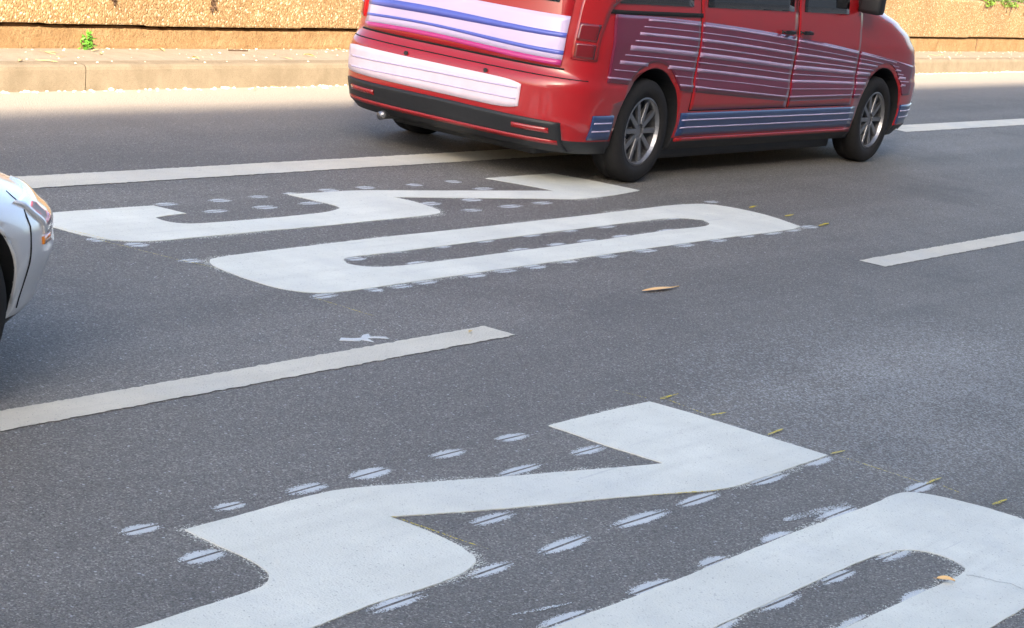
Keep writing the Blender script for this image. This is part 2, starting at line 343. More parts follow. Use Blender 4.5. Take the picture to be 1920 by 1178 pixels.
dots_f = [(8.305, 7.121, 0.157), (8.703, 7.115, 0.15), (8.448, 6.921, 0.177), (9.033, 7.13, 0.139), (8.821, 6.917, 0.154), (9.219, 6.925, 0.163), (9.314, 7.134, 0.118), (9.664, 7.153, 0.143), (9.999, 7.151, 0.15), (7.264, 7.084, 0.12), (7.268, 6.613, 0.094), (7.386, 6.48, 0.124), (7.388, 6.158, 0.14), (7.444, 5.466, 0.175), (10.44, 7.13, 0.138), (10.846, 7.136, 0.134), (10.866, 6.932, 0.169), (10.02, 6.717, 0.163), (10.124, 6.516, 0.178), (10.425, 6.72, 0.173), (10.527, 6.522, 0.199), (10.873, 6.525, 0.174)]
dots_f0 = [(9.856, 5.963, 0.188), (9.407, 5.954, 0.176), (10.246, 5.97, 0.198), (10.639, 5.956, 0.209), (11.434, 5.969, 0.258), (9.007, 5.952, 0.166), (8.612, 5.956, 0.173), (9.418, 5.74, 0.198), (9.791, 5.738, 0.189), (10.11, 5.745, 0.197), (10.468, 5.745, 0.208), (10.996, 5.744, 0.248), (8.532, 5.735, 0.19), (8.264, 5.918, 0.148), (7.789, 5.459, 0.14), (7.985, 5.451, 0.161), (8.193, 5.461, 0.166), (8.591, 5.463, 0.178), (8.853, 5.463, 0.185), (9.129, 5.462, 0.193), (9.448, 5.476, 0.183), (9.822, 5.471, 0.193), (10.225, 5.469, 0.205), (10.664, 5.472, 0.218), (11.064, 5.474, 0.23), (11.429, 5.479, 0.201), (11.744, 5.474, 0.209), (12.026, 5.475, 0.203), (12.284, 5.485, 0.224), (12.355, 6.199, 0.171)]
ticks = [((7.363, 3.767), (7.517, 3.773)), ((7.335, 3.536), (7.447, 3.526)), ((7.306, 3.276), (7.448, 3.284)), ((7.294, 3.016), (7.402, 3.002)), ((7.274, 2.632), (7.412, 2.63)), ((7.257, 2.378), (7.381, 2.372)), ((12.456, 5.982), (12.616, 6.007)), ((12.453, 5.731), (12.617, 5.751)), ((12.396, 5.469), (12.582, 5.495))]
guides = [((7.3, 2.984), (7.27, 2.655)), ((7.271, 6.612), (7.325, 6.189)), ((7.354, 5.441), (7.348, 5.128)), ((7.233, 7.103), (7.309, 7.038)), ((7.319, 3.797), (7.295, 3.937)), ((7.386, 3.78), (7.333, 3.537)), ((7.31, 2.59), (7.285, 2.509)), ((7.325, 6.189), (7.377, 6.005))]
def chaikin(L, corner=50, it=2):
    for _ in range(it):
        n = len(L); o = []
        for i in range(n):
            a, b, c = Vector(L[i-1]), Vector(L[i]), Vector(L[(i+1) % n])
            d1, d2 = b-a, c-b
            ang = math.degrees(d1.angle(d2)) if d1.length > 1e-6 and d2.length > 1e-6 else 0
            if ang > corner: o.append(tuple(b))
            else: o.append(tuple(b-d1*0.25)); o.append(tuple(b+d2*0.25))
        L = o
    return L
def resample(L, st):
    o = []; n = len(L)
    for i in range(n):
        a, b = Vector(L[i]), Vector(L[(i+1) % n]); k = max(1, int((b-a).length/st))
        for j in range(k): o.append(a.lerp(b, j/k))
    return o
def area(L): return 0.5*sum(L[i-1][0]*L[i][1]-L[i][0]*L[i-1][1] for i in range(len(L)))
def marking(name, loops, z, m, rim=0.05, st=0.03, jit=0.003, corner=50, it=2, seed=0.0, bumpy=0.0):
    """flat painted shape; loops[0] outer, others holes; a dusty rim of overspray round every edge"""
    bm = bmesh.new(); lay = bm.verts.layers.float.new('cov'); edges = []; rims = []
    c = Vector(loops[0][0]); org = Vector((sum(p[0] for p in loops[0])/len(loops[0]), sum(p[1] for p in loops[0])/len(loops[0]), z))
    for li, L in enumerate(loops):
        L = chaikin(L, corner, it) if it else L
        if (area(L) > 0) != (li == 0): L = L[::-1]
        P = resample(L, st); n = len(P); V = []; Q = []
        for i, p in enumerate(P):
            t = (P[(i+1) % n]-P[i-1]); t = t.normalized() if t.length > 1e-9 else Vector((1, 0)); nr = Vector((t.y, -t.x))
            j = jit*pnoise(Vector((p.x*17, p.y*17, seed)))+jit*0.7*pnoise(Vector((p.x*51, p.y*51, seed)))+bumpy*pnoise(Vector((p.x*28, p.y*28, seed+4)))
            q = p+nr*j; v = bm.verts.new((q.x-org.x, q.y-org.y, 0)); v[lay] = 2.0; V.append(v); Q.append((q, nr))
        E = [bm.edges.new((V[i], V[(i+1) % n])) for i in range(n)]; edges += E
        if rim:
            W_ = []
            for (q, nr), v in zip(Q, V):
                f = pnoise(Vector((q.x*2.1, q.y*2.1, seed+11)))+0.5*pnoise(Vector((q.x*6.0, q.y*6.0, seed+3)))
                wd = rim*min(1.7, max(0.25, 0.9+1.8*f))
                k_ = bm.verts.new((q.x-org.x, q.y-org.y, -z)); k_[lay] = 2.0
                a = bm.verts.new((q.x-org.x, q.y-org.y, -0.0014)); a[lay] = min(0.50, 0.30+0.4*max(0, f))
                b = bm.verts.new((q.x+nr.x*wd-org.x, q.y+nr.y*wd-org.y, -0.0014)); b[lay] = 0.0
                W_.append((a, b, v, k_))
            rims.append(W_)
    bmesh.ops.triangle_fill(bm, use_beauty=True, use_dissolve=False, edges=edges)
    for W_ in rims:
        n = len(W_)
        for i in range(n):
            (a, b, v0, k0), (c, d, v1, k1) = W_[i], W_[(i+1) % n]
            bm.faces.new((a, b, d, c)); bm.faces.new((v0, k0, k1, v1))
    bmesh.ops.recalc_face_normals(bm, faces=bm.faces)
    for f in bm.faces:
        if f.normal.z < -0.1: f.normal_flip()
    o = obj(name, bm, m); o.location = org
    return o
near3 = n3+[(3.346, 3.32), (3.26, 3.36), (3.25, 3.43), (3.36, 3.51), (3.52, 3.52), (3.5, 3.71), (2.77, 3.72), (2.58, 3.58), (2.58, 3.33), (2.7, 3.14), (2.97, 3.06), (4.0, 3.04)]+n3b
near0 = n0o[:-2]+[(7.205, 2.325), (7.19, 2.15), (7.10, 1.98), (6.9, 1.905), (6.6, 1.89)]+n0lo+[(2.6, 1.90), (2.35, 1.98), (2.22, 2.2), (2.3, 2.5), (2.6, 2.655)]
near0i = n0i+[(3.3, 2.165), (3.05, 2.2), (2.98, 2.28), (3.1, 2.39), (3.4, 2.4)]
tag(marking('painted_digit', [near3], 0.0030, MP, 0.036, seed=1), 'large white angular 3 painted on the asphalt of the near lane', 'road marking', 'speed limit digits painted on the road')
d0 = marking('painted_digit', [near0, near0i], 0.0030, MP, 0.042, seed=2)
tag(d0, 'large white 0 on the near lane, cut by the lower right of the photo', 'road marking', 'speed limit digits painted on the road')
tag(marking('painted_digit', [f3], 0.0030, MP, 0.045, seed=3), 'white angular 3 on the middle lane reaching under the red van', 'road marking', 'speed limit digits painted on the road')
tag(marking('painted_digit', [f0o, f0i], 0.0030, MP, 0.045, seed=4), 'complete white 0 on the middle lane below the red van', 'road marking', 'speed limit digits painted on the road')
bm = bmesh.new(); ck = [(6.377, 2.126), (6.403, 2.088), (6.407, 2.04), (6.431, 2.003), (6.406, 1.942)]
fine = []
for a, b in zip(ck, ck[1:]):
    for k in range(6):
        t = k/6; p = Vector(a).lerp(Vector(b), t); fine.append((p.x+0.006*pnoise(Vector((p.x*60, p.y*60, 1))), p.y+0.006*pnoise(Vector((p.x*60, p.y*60, 5)))))
for i in range(len(fine)-1):
    a, b = Vector(fine[i]), Vector(fine[i+1]); nr = Vector((-(b-a).y, (b-a).x)).normalized()*0.0011
    bm.faces.new([bm.verts.new((q.x-d0.location.x, q.y-d0.location.y, 0.0009)) for q in (a-nr, b-nr, b+nr, a+nr)])
obj('crack', bm, MA, d0)
# lane lines
def lane(x0, x1, y0, y1, lab, seed, skew=0.0):
    tag(marking('lane_line', [[(x0, y0), (x1, y0), (x1-skew, y1), (x0, y1)]], 0.0032, MPL, 0.0, 0.02, 0.003, 40, 0, seed, 0.010), lab, 'lane line', 'white lane dashes')
lane(3.6, 14.2, 7.595, 7.845, 'long white lane line running under the rear of the red van', 1)
lane(18.9, 26, 7.66, 7.93, 'white lane line emerging ahead of the red van', 2)
lane(4.78, 7.71, 4.655, 4.815, 'white lane dash at the left, beside the silver car', 3)
lane(11.53, 14.6, 4.652, 4.812, 'white lane dash at the right edge of the photo below the van', 4)
# dots sprayed through a stencil with a dark slit along the middle
def dot(x, y, L, W, z, lab, grp, seed, slit=True, mat=MDOT):
    bm = bmesh.new(); lay = bm.verts.layers.float.new('cov'); L *= 0.52; W *= 0.46
    rr = random.Random(seed*7+3); n = 28; L *= rr.uniform(0.88, 1.1); W *= rr.uniform(0.75, 1.15); q = rr.uniform(-0.16, 0.08); sk = rr.uniform(-0.25, 0.25)
    def ring(k, cov, side):
        o = []
        for i in range(n//2+1):
            a = math.pi*i/(n//2)
            cov_k = cov*(0.86 if x > 7.25 and y > 5 else 1.0); px, py = math.cos(a)*L*k*(1+0.06*rr.uniform(-1, 1)), math.sin(a)*W*k*(1+0.06*rr.uniform(-1, 1))
            py = side*(max(py, 0)+(0.0045 if slit else 0.0))
            v = bm.verts.new((px, py, 0)); v[lay] = max(0.0, cov_k+(q+0.22*sk*px/L*2+0.12*pnoise(Vector((px*30, py*30, seed))) if cov > 0 else 0)); o.append(v)
        return o
    for side in (1, -1):
        c = bm.verts.new((0, side*(0.0045 if slit else 0), 0)); c[lay] = 1.05
        r1 = ring(0.6, 0.98, side); r2 = ring(0.86, 0.72, side); r3 = ring(1.25, 0.05, side)
        for i in range(n//2):
            bm.faces.new((c, r1[i], r1[i+1])); bm.faces.new((r1[i], r2[i], r2[i+1], r1[i+1])); bm.faces.new((r2[i], r3[i], r3[i+1], r2[i+1]))
    for f in bm.faces:
        f.normal_update()
        if f.normal.z < 0: f.normal_flip()
    o = obj('spray_dot', bm, mat); o.location = (x, y, z); o.rotation_euler = (0, 0, rr.uniform(-0.03, 0.03))
    return tag(o, lab, 'paint dot', grp)
for i, (x, y, L) in enumerate(dots_n): dot(x, y, L, 0.062, 0.0013, 'small white spray dot with a dark slit near the outline of the near 3', 'spray dots round the near 3', i)
for i, (x, y, L) in enumerate(dots_n0): dot(x, y, L, 0.066, 0.0013, 'small white spray dot along the outline of the cropped near 0', 'spray dots round the near 0', i+50)
for i, (x, y, L) in enumerate(dots_f): dot(x, y, L, 0.070, 0.0013, 'small white spray dot near the outline of the far 3', 'spray dots round the far 3', i+100)
for i, (x, y, L) in enumerate(dots_f0): dot(x, y, L*0.9, 0.075, 0.0013, 'small white spray dot along the edge of the far 0', 'spray dots round the far 0', i+150)
def stroke(name, a, b, w, z, m, seed, cov=0.7):
    a, b = Vector(a), Vector(b); d = b-a; n = max(4, int(d.length/0.03)); nr = Vector((-d.y, d.x)).normalized()
    bm = bmesh.new(); lay = bm.verts.layers.float.new('cov'); rows = []
    for i in range(n+1):
        t = i/n; p = d*t; ww = w*(0.75+0.5*pnoise(Vector((i*0.37, seed, 0))))*(0.4 if i in (0, n) else 1)
        p = p+nr*0.006*pnoise(Vector((i*0.2, seed, 5)))
        row = []
        for k, c in ((-1, 0.0), (-0.45, cov), (0.45, cov), (1, 0.0)):
            v = bm.verts.new((p.x+nr.x*ww*k, p.y+nr.y*ww*k, 0)); v[lay] = c*(0.75+0.5*pnoise(Vector((i*0.31, seed, 2)))); row.append(v)
        rows.append(row)
    for r0, r1 in zip(rows, rows[1:]):
        for k in range(3): bm.faces.new((r0[k], r1[k], r1[k+1], r0[k+1]))
    for f in bm.faces:
        f.normal_update()
        if f.normal.z < 0: f.normal_flip()
    o = obj(name, bm, m); o.location = (a.x, a.y, z); return o
for i, (a, b) in enumerate(ticks):
    near = i < 6
    tag(stroke('chalk_tick', a, b, 0.011 if near else 0.02, 0.0062, MY, i, 0.95), 'short yellow marking tick at the top end of the %s digits' % ('near' if near else 'far'), 'chalk tick', 'yellow ticks at the head of the %s digits' % ('near' if near else 'far'))
glab = ['thin yellow guide line between the near 3 and near 0', 'thin yellow guide line below the foot of the far 3', 'thin yellow guide line under the lower corner of the far 0', 'thin yellow guide line at the far left tip of the far 3',
        'faint yellow guide line left of the top corner of the near 3', 'thin yellow guide line along the top edge of the near 3', 'short faint yellow guide line above the near 0', 'faint yellow guide line between the far 3 and far 0']
for i, (a, b) in enumerate(guides):
    tag(stroke('guide_line', a, b, 0.008, 0.0064, MY, i+20, 0.62 if i != 4 else 0.45), glab[i], 'guide line')
for i, (a, b, lab) in enumerate((((5.205, 3.47), (5.21, 3.13), 'yellow layout trace along the bulging end of the near 3'), ((6.16, 3.135), (6.48, 3.018), 'yellow layout trace under the diagonal of the near 3'), ((7.275, 6.87), (7.33, 6.58), 'yellow layout trace round the left tip of the far 3'))):
    tag(stroke('guide_line', a, b, 0.009, 0.0062, MY, i+40, 0.6), lab, 'guide line')
for i, (a, b, w, lab) in enumerate((((4.815, 2.79), (5.05, 2.74), 0.014, 'short streak of dried white paint left of the near 0'), ((6.35, 2.74), (6.75, 2.70), 0.035, 'smudge of white spray dust above the stem of the near 0'))):
    tag(stroke('paint_smear', a, b, w, 0.0024, MDOT, i+60, 0.62), lab, 'paint smear')
tag(marking('paint_splash', [[(6.86, 4.93), (6.93, 4.885), (6.96, 4.90), (6.98, 4.855), (7.00, 4.90), (7.05, 4.89), (7.09, 4.86), (7.10, 4.885), (7.04, 4.915), (7.07, 4.945), (7.02, 4.945), (6.99, 4.915), (6.94, 4.925), (6.90, 4.955)]], 0.0028, MDOT, 0.015, 0.012, 0.003, 60, 1, 8), 'small ragged splash of white paint above the left lane dash', 'paint splash')

# ------------------------------------------------------------------ leaves, litter, plants
def leaf_bm(L, W, curl=0.3, n=8, stalk=0.2):
    bm = bmesh.new(); rows = []
    for i in range(n+1):
        t = i/n; w = W*math.sin(math.pi*min(1, t*0.92+0.04))**0.8*(1-0.25*t); z = L*0.12*curl*math.sin(t*3.0)+0.002
        rows.append([bm.verts.new((L*(t-0.5), w*k, z+abs(k)*W*0.5*curl)) for k in (-0.5, 0, 0.5)])
    for a, b in zip(rows, rows[1:]):
        for k in range(2): bm.faces.new((a[k], b[k], b[k+1], a[k+1]))
    if stalk: tube(bm, [(-L*0.5-L*stalk, 0, 0.004), (-L*0.3, 0, 0.003), (L*0.4, 0, 0.004+L*0.1*curl)], [L*0.012, L*0.012, L*0.004], 5)
    return bm
def leaf(loc, rz, L, W, m, lab, grp=None, curl=0.3, rx=0):
    o = obj('fallen_leaf', leaf_bm(L, W, curl), m, smooth=True); o.location = loc; o.rotation_euler = (rx, 0, rz)
    return tag(o, lab, 'leaf', grp)
leaf((9.32, 4.881, 0.006), R(176), 0.27, 0.045, MLEAFO, 'slender orange leaf lying alone on the middle lane', curl=0.12)
leaf((6.24, 2.14, 0.008), R(-60), 0.055, 0.028, MLEAFO, 'tiny orange leaf on the inner edge of the near 0', curl=0.7, rx=0.2)
leaf((7.53, 4.765, 0.007), R(20), 0.045, 0.018, MLEAFY, 'tiny yellowish leaf on the left lane dash', curl=0.5)
rr = random.Random(3)
src = [leaf_bm(0.10, 0.022, 0.4), leaf_bm(0.075, 0.03, 0.8), leaf_bm(0.13, 0.016, 0.3)]
meshes = []
for b in src:
    me = bpy.data.meshes.new('fallen_leaf'); b.to_mesh(me); b.free(); me.materials.append(MLEAFY)
    for p in me.polygons: p.use_smooth = True
    meshes.append(me)
for i in range(34):
    if i < 20: s = rr.uniform(-1.2, 5.0)
    else: s = rr.uniform(16.5, 22.5)
    n = rr.choice([-0.10, -0.05, 0.09, 0.2, 0.3, 0.42, 0.55, 0.6]); z = 0.006 if n < 0 else KH+0.004
    o = link(bpy.data.objects.new('fallen_leaf', rr.choice(meshes)))
    o.location = K(s, n+rr.uniform(-0.03, 0.03), z); o.rotation_euler = (rr.uniform(-0.3, 0.3), 0, rr.uniform(0, 6.3)); q = rr.uniform(0.6, 1.2); o.scale = (q, q, q)
    g = ('gutter' if n < 0 else 'pavement'); sd_ = 'left of the van' if i < 20 else 'right of the van'
    tag(o, 'small dry yellow leaf on the sunlit %s %s' % (g, sd_), 'leaf', 'dry leaves on the %s %s' % (g, sd_))
bm = bmesh.new()
for i in range(1500):
    u = rr.random()
    if u < 0.66: s, n, z = rr.uniform(-3, 30), -abs(rr.gauss(0.0, 0.03))-0.004, 0.0
    elif u < 0.82: s, n, z = rr.uniform(-3, 30), 0.63-abs(rr.gauss(0, 0.03)), KH
    else: s, n, z = rr.uniform(-3, 30), rr.uniform(0.03, 0.6), KH
    r = rr.uniform(0.003, 0.011)*(1.3 if u < 0.66 else 0.8)
    if rr.random() < 0.03: r *= 1.8
    p = K(s, n, z+r*0.4)
    m_ = Matrix.Translation(p) @ Matrix.Rotation(rr.uniform(0, 6), 4, 'Z') @ Matrix.Diagonal((r*rr.uniform(0.8, 2.2), r, r*0.6, 1))
    bmesh.ops.create_icosphere(bm, subdivisions=1, radius=1.0, matrix=m_)
o = struct(obj('gutter_grit', bm, MLITTER), 'stuff')
tag(o, 'pale grit and crumbs gathered along the foot of the kerb', 'grit')
bm = bmesh.new(); tube(bm, [K(2.95, 0.55, KH+0.006), K(3.05, 0.535, KH+0.008), K(3.16, 0.53, KH+0.005)], 0.005, 6)
tag(obj('twig', bm, MSTEM), 'thin brown twig on the pavement at the foot of the wall', 'twig')

def foliage(bm, c, rx, ry, rz, n, L, rnd, droop=0.0):
    for i in range(n):
        while True:
            v = Vector((rnd.uniform(-1, 1), rnd.uniform(-1, 1), rnd.uniform(-1, 1)))
            if v.length <= 1: break
        p = c+Vector((v.x*rx, v.y*ry, v.z*rz)); l = L*rnd.uniform(0.6, 1.3); w = l*rnd.uniform(0.4, 0.6)
        d = Vector((rnd.uniform(-1, 1), rnd.uniform(-1, 0.5), rnd.uniform(-0.8, 0.8)-droop)).normalized(); sv = d.cross(Vector((rnd.uniform(-1, 1), rnd.uniform(-1, 1), 1))).normalized()
        nv = d.cross(sv)*l*0.12
        a = bm.verts.new(p); b = bm.verts.new(p+d*l*0.5+sv*w*0.5+nv); e = bm.verts.new(p+d*l); f = bm.verts.new(p+d*l*0.5-sv*w*0.5+nv)
        bm.faces.new((a, b, e, f))
def plant(name, loc, lab, cat, stems, clumps, leafL, m, seed, grp=None):
    t = empty(name, loc); tag(t, lab, cat, grp); rnd = random.Random(seed)
    for s in stems:
        bm = bmesh.new(); tube(bm, s, 0.004, 5); obj('stem', bm, MSTEM, t)
    bm = bmesh.new()
    for c, rx, ry, rz, n, dr in clumps: foliage(bm, Vector(c), rx, ry, rz, n, leafL, rnd, dr)
    if clumps: obj('foliage', bm, m, t)
    return t
w0 = K(1.42, WN-0.02, KH)
plant('weed', w0, 'bright green weed growing where the wall meets the pavement', 'weed', [[(0, 0, 0), (0.005, -0.01, 0.05), (0.02, -0.02, 0.10)], [(0, 0, 0), (-0.03, -0.02, 0.06)]], [((0, -0.02, 0.035), 0.055, 0.03, 0.035, 46, 0), ((0.015, -0.02, 0.085), 0.04, 0.025, 0.035, 30, 0)], 0.038, MWEED, 5)
for i, (s, w, dn, n) in enumerate(((19.9, 0.30, 0.08, 150), (20.75, 0.5, 0.07, 240), (21.9, 0.6, 0.08, 260))):
    b = K(s, WN+0.02, WT)
    stems = [[(x, 0.02, 0.02), (x+0.01, -0.075, -0.01), (x+0.015*random.uniform(-1, 1), -0.072, -0.08-0.12*random.random())] for x in [random.uniform(-w, w)*0.8 for _ in range(5)]]
    lab = ['small tuft of greenery on the wall top just right of the van', 'green creeper on the wall top between the tuft and the photo corner', 'dense green creeper at the top right corner of the photo on the wall'][i]
    plant('creeper', b, lab, 'creeper', stems, [((0, 0.05, 0.07), w, 0.13, 0.08, n, 0), ((0, -0.06, 0.0), w*0.8, 0.03, dn*0.45, n//3, 0.5)], 0.055, MGREEN, 20+i, 'creepers on the right of the wall')
for i, (s, zt, ln) in enumerate(((2.72, 0.60, 0.15), (1.62, 0.58, 0.075))):
    b = K(s, WN-0.045, WT); rnd = random.Random(40+i)
    stems = [[(0, 0.06, 0.01), (0.0, -0.005, -0.02), (rnd.uniform(-0.01, 0.02), -0.004, zt-WT), (0.03, -0.006, zt-WT-ln)], [(0.01, 0.03, 0), (-0.01, -0.003, -0.1), (0.012, -0.006, zt-WT-ln*0.6)]]
    plant('dry_creeper', b, ['longer brown withered stem hanging over the wall left of the van', 'short brown withered stem hanging over the wall at the left'][i], 'creeper', stems, [((0.012, -0.012, zt-WT-ln*0.3), 0.025, 0.008, ln*0.5, 30, 0.7)], 0.035, MSTEM, 30+i)

# ------------------------------------------------------------------ building across the near pavement (its shade lies on the road)
BH = 16.08; BY = -10.0; BA = math.atan(0.0187)
bld = empty('apartment_building', (0, BY, 0), BA); tag(bld, 'tall flat roofed building behind the near pavement shading the road', 'building')
MBW = mat_concrete('facade_render', (0.30, 0.29, 0.28), (0.36, 0.35, 0.33), 1.5)
MGL = mat_simple('window_glass', (0.03, 0.035, 0.04), 0.08, 0, 0.6)
MFR = mat_simple('window_frame', (0.6, 0.6, 0.58), 0.5)
bm = bmesh.new(); box(bm, -70, 110, -12, 0, -0.02, BH, 0.0); obj('wall', bm, MBW, bld)
bm = bmesh.new(); box(bm, -70.2, 110.2, -12.2, -11.9, BH-0.4, BH-0.02); box(bm, -70, 110, 0.003, 0.06, 4.0, 4.25); obj('cornice', bm, MBW, bld)
win = None
for fl in range(3):
    for k in range(14):
        x = -16+k*3.2; z = 1.3+fl*3.2+(0.5 if fl else 0)
        if win is None:
            bm = bmesh.new(); box(bm, -0.65, 0.65, 0.003, 0.06, 0, 1.5); bmw = obj('window', bm, MFR, bld)
            bm = bmesh.new(); box(bm, -0.57, 0.57, 0.063, 0.07, 0.08, 1.42); pn = obj('pane', bm, MGL, bmw); win = (bmw, pn); bmw.location = (x, 0, z)
        else:
            a = link(win[0].copy(), bld); a.location = (x, 0, z); b = link(win[1].copy(), a)

# ------------------------------------------------------------------ cars
def interp(tab, z):
    if z <= tab[0][0]: return tab[0][1]
    for (a, va), (b, vb) in zip(tab, tab[1:]):
        if z <= b:
            t = (z-a)/(b-a); t = t*t*(3-2*t)*0.5+t*0.5; return va+(vb-va)*t
    return tab[-1][1]
class Shell:
    """car skin made of stacked plan outlines; x forward, y left, z up, origin on the ground under the tail"""
    def __init__(s, rear, front, width, zs, cr=0.5, nr=3.4, cf=0.8, nf=2.6):
        s.rear, s.front, s.width, s.zs = rear, front, width, zs; s.cr, s.nr, s.cf, s.nf = cr, nr, cf, nf
    def pars(s, z): return interp(s.rear, z), interp(s.front, z), interp(s.width, z)
    def half(s, z, n1=16, n2=30, n3=18):
        xr, xf, w = s.pars(z); sp = xf-xr; cr = min(s.cr, sp*0.3); cf = min(s.cf, sp*0.4); o = []
        for i in range(n1+1):
            a = (i/n1)*math.pi/2; o.append((xr+cr*(1-math.cos(a)**(2/s.nr)), w*math.sin(a)**(2/s.nr)))
        for i in range(1, n2): o.append((xr+cr+(xf-cf-xr-cr)*i/n2, w))
        for i in range(n3+1):
            a = (1-i/n3)*math.pi/2; o.append((xf-cf*(1-math.cos(a)**(2/s.nf)), w*math.sin(a)**(2/s.nf)))
        return o
    def y(s, x, z):
        xr, xf, w = s.pars(z); sp = xf-xr; cr = min(s.cr, sp*0.3); cf = min(s.cf, sp*0.4)
        if x < xr+cr: k = max(0.0, min(1.0, (cr-(x-xr))/cr)); return w*(1-k**s.nr)**(1/s.nr)
        if x > xf-cf: k = max(0.0, min(1.0, (cf-(xf-x))/cf)); return w*(1-k**s.nf)**(1/s.nf)
        return w
    def xrear(s, y, z):
        xr, xf, w = s.pars(z); k = min(1.0, abs(y)/w); cr = min(s.cr, (xf-xr)*0.3)
        return xr+cr*(1-(1-k**s.nr)**(1/s.nr))
    def xfront(s, y, z):
        xr, xf, w = s.pars(z); k = min(1.0, abs(y)/w); cf = min(s.cf, (xf-xr)*0.4)
        return xf-cf*(1-(1-k**s.nf)**(1/s.nf))
    def side(s, sg): return lambda a, b: Vector((a, sg*s.y(a, b), b))     # (x, z)
    def rearf(s): return lambda a, b: Vector((s.xrear(a, b), a, b))      # (y, z)
    def frontf(s): return lambda a, b: Vector((s.xfront(a, b), a, b))
    def body(s, name, mats, parent, zsplit, arches):
        bm = bmesh.new(); rows = []
        for z in s.zs:
            h = s.half(z); loop = h+[(x, -y) for x, y in h[-2:0:-1]]
            rows.append([bm.verts.new((x, y, z)) for x, y in loop])
        n = len(rows[0])
        for (a, b), z in zip(zip(rows, rows[1:]), s.zs):
            for k in range(n):
                f = bm.faces.new((a[k], a[(k+1) % n], b[(k+1) % n], b[k])); f.material_index = 1 if z < zsplit-1e-4 else 0; f.smooth = True
        f = bm.faces.new(rows[0]); f.material_index = 1
        f = bm.faces.new(rows[-1]); f.material_index = 0
        bmesh.ops.recalc_face_normals(bm, faces=bm.faces)
        o = obj(name, bm, mats, parent)
        cut = bmesh.new()
        for cx, cz, r, w0, w1 in arches:
            for sg in (1, -1):
                r_ = bmesh.ops.create_cone(cut, cap_ends=True, segments=48, radius1=r, radius2=r, depth=w1-w0, matrix=Matrix.Translation((cx, sg*(w0+w1)/2, cz)) @ Matrix.Rotation(math.pi/2, 4, 'X'))
        me = bpy.data.meshes.new('cut'); cut.to_mesh(me); cut.free(); me.materials.append(mats[0]); me.materials.append(mats[1])
        for p in me.polygons: p.material_index = 1
        co = link(bpy.data.objects.new('cut', me))
        md = o.modifiers.new('b', 'BOOLEAN'); md.operation = 'DIFFERENCE'; md.object = co; md.solver = 'EXACT'
        pm = o.matrix_world.copy(); co.parent = parent
        bpy.context.view_layer.update()
        dg = bpy.context.evaluated_depsgraph_get(); nm = bpy.data.meshes.new_from_object(o.evaluated_get(dg)); nm.name = name
        o.modifiers.clear(); o.data = nm; bpy.data.objects.remove(co)
        return o
def patch(fn, lo, hi, u0, u1, nu, nv, off, out, skirt=0.006):
    """thin panel following the skin: u in [u0,u1], v from lo(u) to hi(u); raised by off along the outward normal"""
    bm = bmesh.new(); G = []; B = []
    for i in range(nu+1):
        u = u0+(u1-u0)*i/nu; a = lo(u) if callable(lo) else lo; b = hi(u) if callable(hi) else hi; row = []; rb = []
        for j in range(nv+1):
            v = a+(b-a)*j/nv; p = fn(u, v); e = 0.004
            n = (fn(u+e, v)-fn(u-e, v)).cross(fn(u, v+e)-fn(u, v-e))
            n = n.normalized() if n.length > 1e-9 else Vector(out)
            if n.dot(Vector(out)) < 0: n = -n
            row.append(bm.verts.new(p+n*off)); rb.append((p-n*skirt))
        G.append(row); B.append(rb)
    for i in range(nu):
        for j in range(nv): bm.faces.new((G[i][j], G[i+1][j], G[i+1][j+1], G[i][j+1])).smooth = True
    ring = [(i, 0) for i in range(nu)]+[(nu, j) for j in range(nv)]+[(i, nv) for i in range(nu, 0, -1)]+[(0, j) for j in range(nv, 0, -1)]
    lowv = [bm.verts.new(B[i][j]) for i, j in ring]; n = len(ring)
    for k in range(n):
        a, b = ring[k], ring[(k+1) % n]; bm.faces.new((G[a[0]][a[1]], G[b[0]][b[1]], lowv[(k+1) % n], lowv[k]))
    bmesh.ops.recalc_face_normals(bm, faces=bm.faces)
    return bm
MRUB = mat_simple('tyre_rubber', (0.018, 0.018, 0.019), 0.8, 0, 0.3, var=0.3, scale=30)
MPLAS = mat_simple('black_plastic', (0.017, 0.019, 0.022), 0.5, 0, 0.5, var=0.25, scale=30, bump=0.05)
MRIM = mat_simple('alloy', (0.30, 0.31, 0.33), 0.35, 0.85, 0.5)
MGLASS = mat_simple('tinted_glass', (0.012, 0.014, 0.017), 0.03, 0, 0.6, coat=1.0)
MLAMP = mat_simple('lamp_red', (0.35, 0.01, 0.012), 0.12, 0, 0.5, coat=1.0)
MLAMPW = mat_simple('lamp_clear', (0.62, 0.64, 0.66), 0.08, 0.2, 0.6, coat=1.0)
MSMOKE = mat_simple('lamp_smoked', (0.16, 0.008, 0.012), 0.10, coat=1.0)
MAMBER = mat_simple('lamp_amber', (0.75, 0.25, 0.02), 0.15, coat=1.0)
MPLATE = mat_simple('plate_white', (0.78, 0.66, 0.74), 0.4)
MRED = mat_carpaint('van_red', (0.36, 0.004, 0.008))
MSILV = mat_carpaint('car_silver', (0.66, 0.68, 0.70), 0.25)
MMAUVE = mat_simple('livery_mauve', (0.42, 0.28, 0.42), 0.4, coat=0.6, var=0.1, scale=3)
MLILAC = mat_simple('livery_lilac', (0.62, 0.52, 0.74), 0.35, coat=0.8, var=0.06, scale=3)
MPLUM = mat_simple('livery_plum', (0.17, 0.016, 0.05), 0.35, coat=0.8, var=0.15, scale=3)
MMAG = mat_simple('livery_magenta', (0.52, 0.03, 0.20), 0.35, coat=0.8, var=0.1, scale=3)
MBLUE = mat_simple('livery_blue', (0.10, 0.13, 0.52), 0.35, coat=0.8, var=0.1, scale=3)
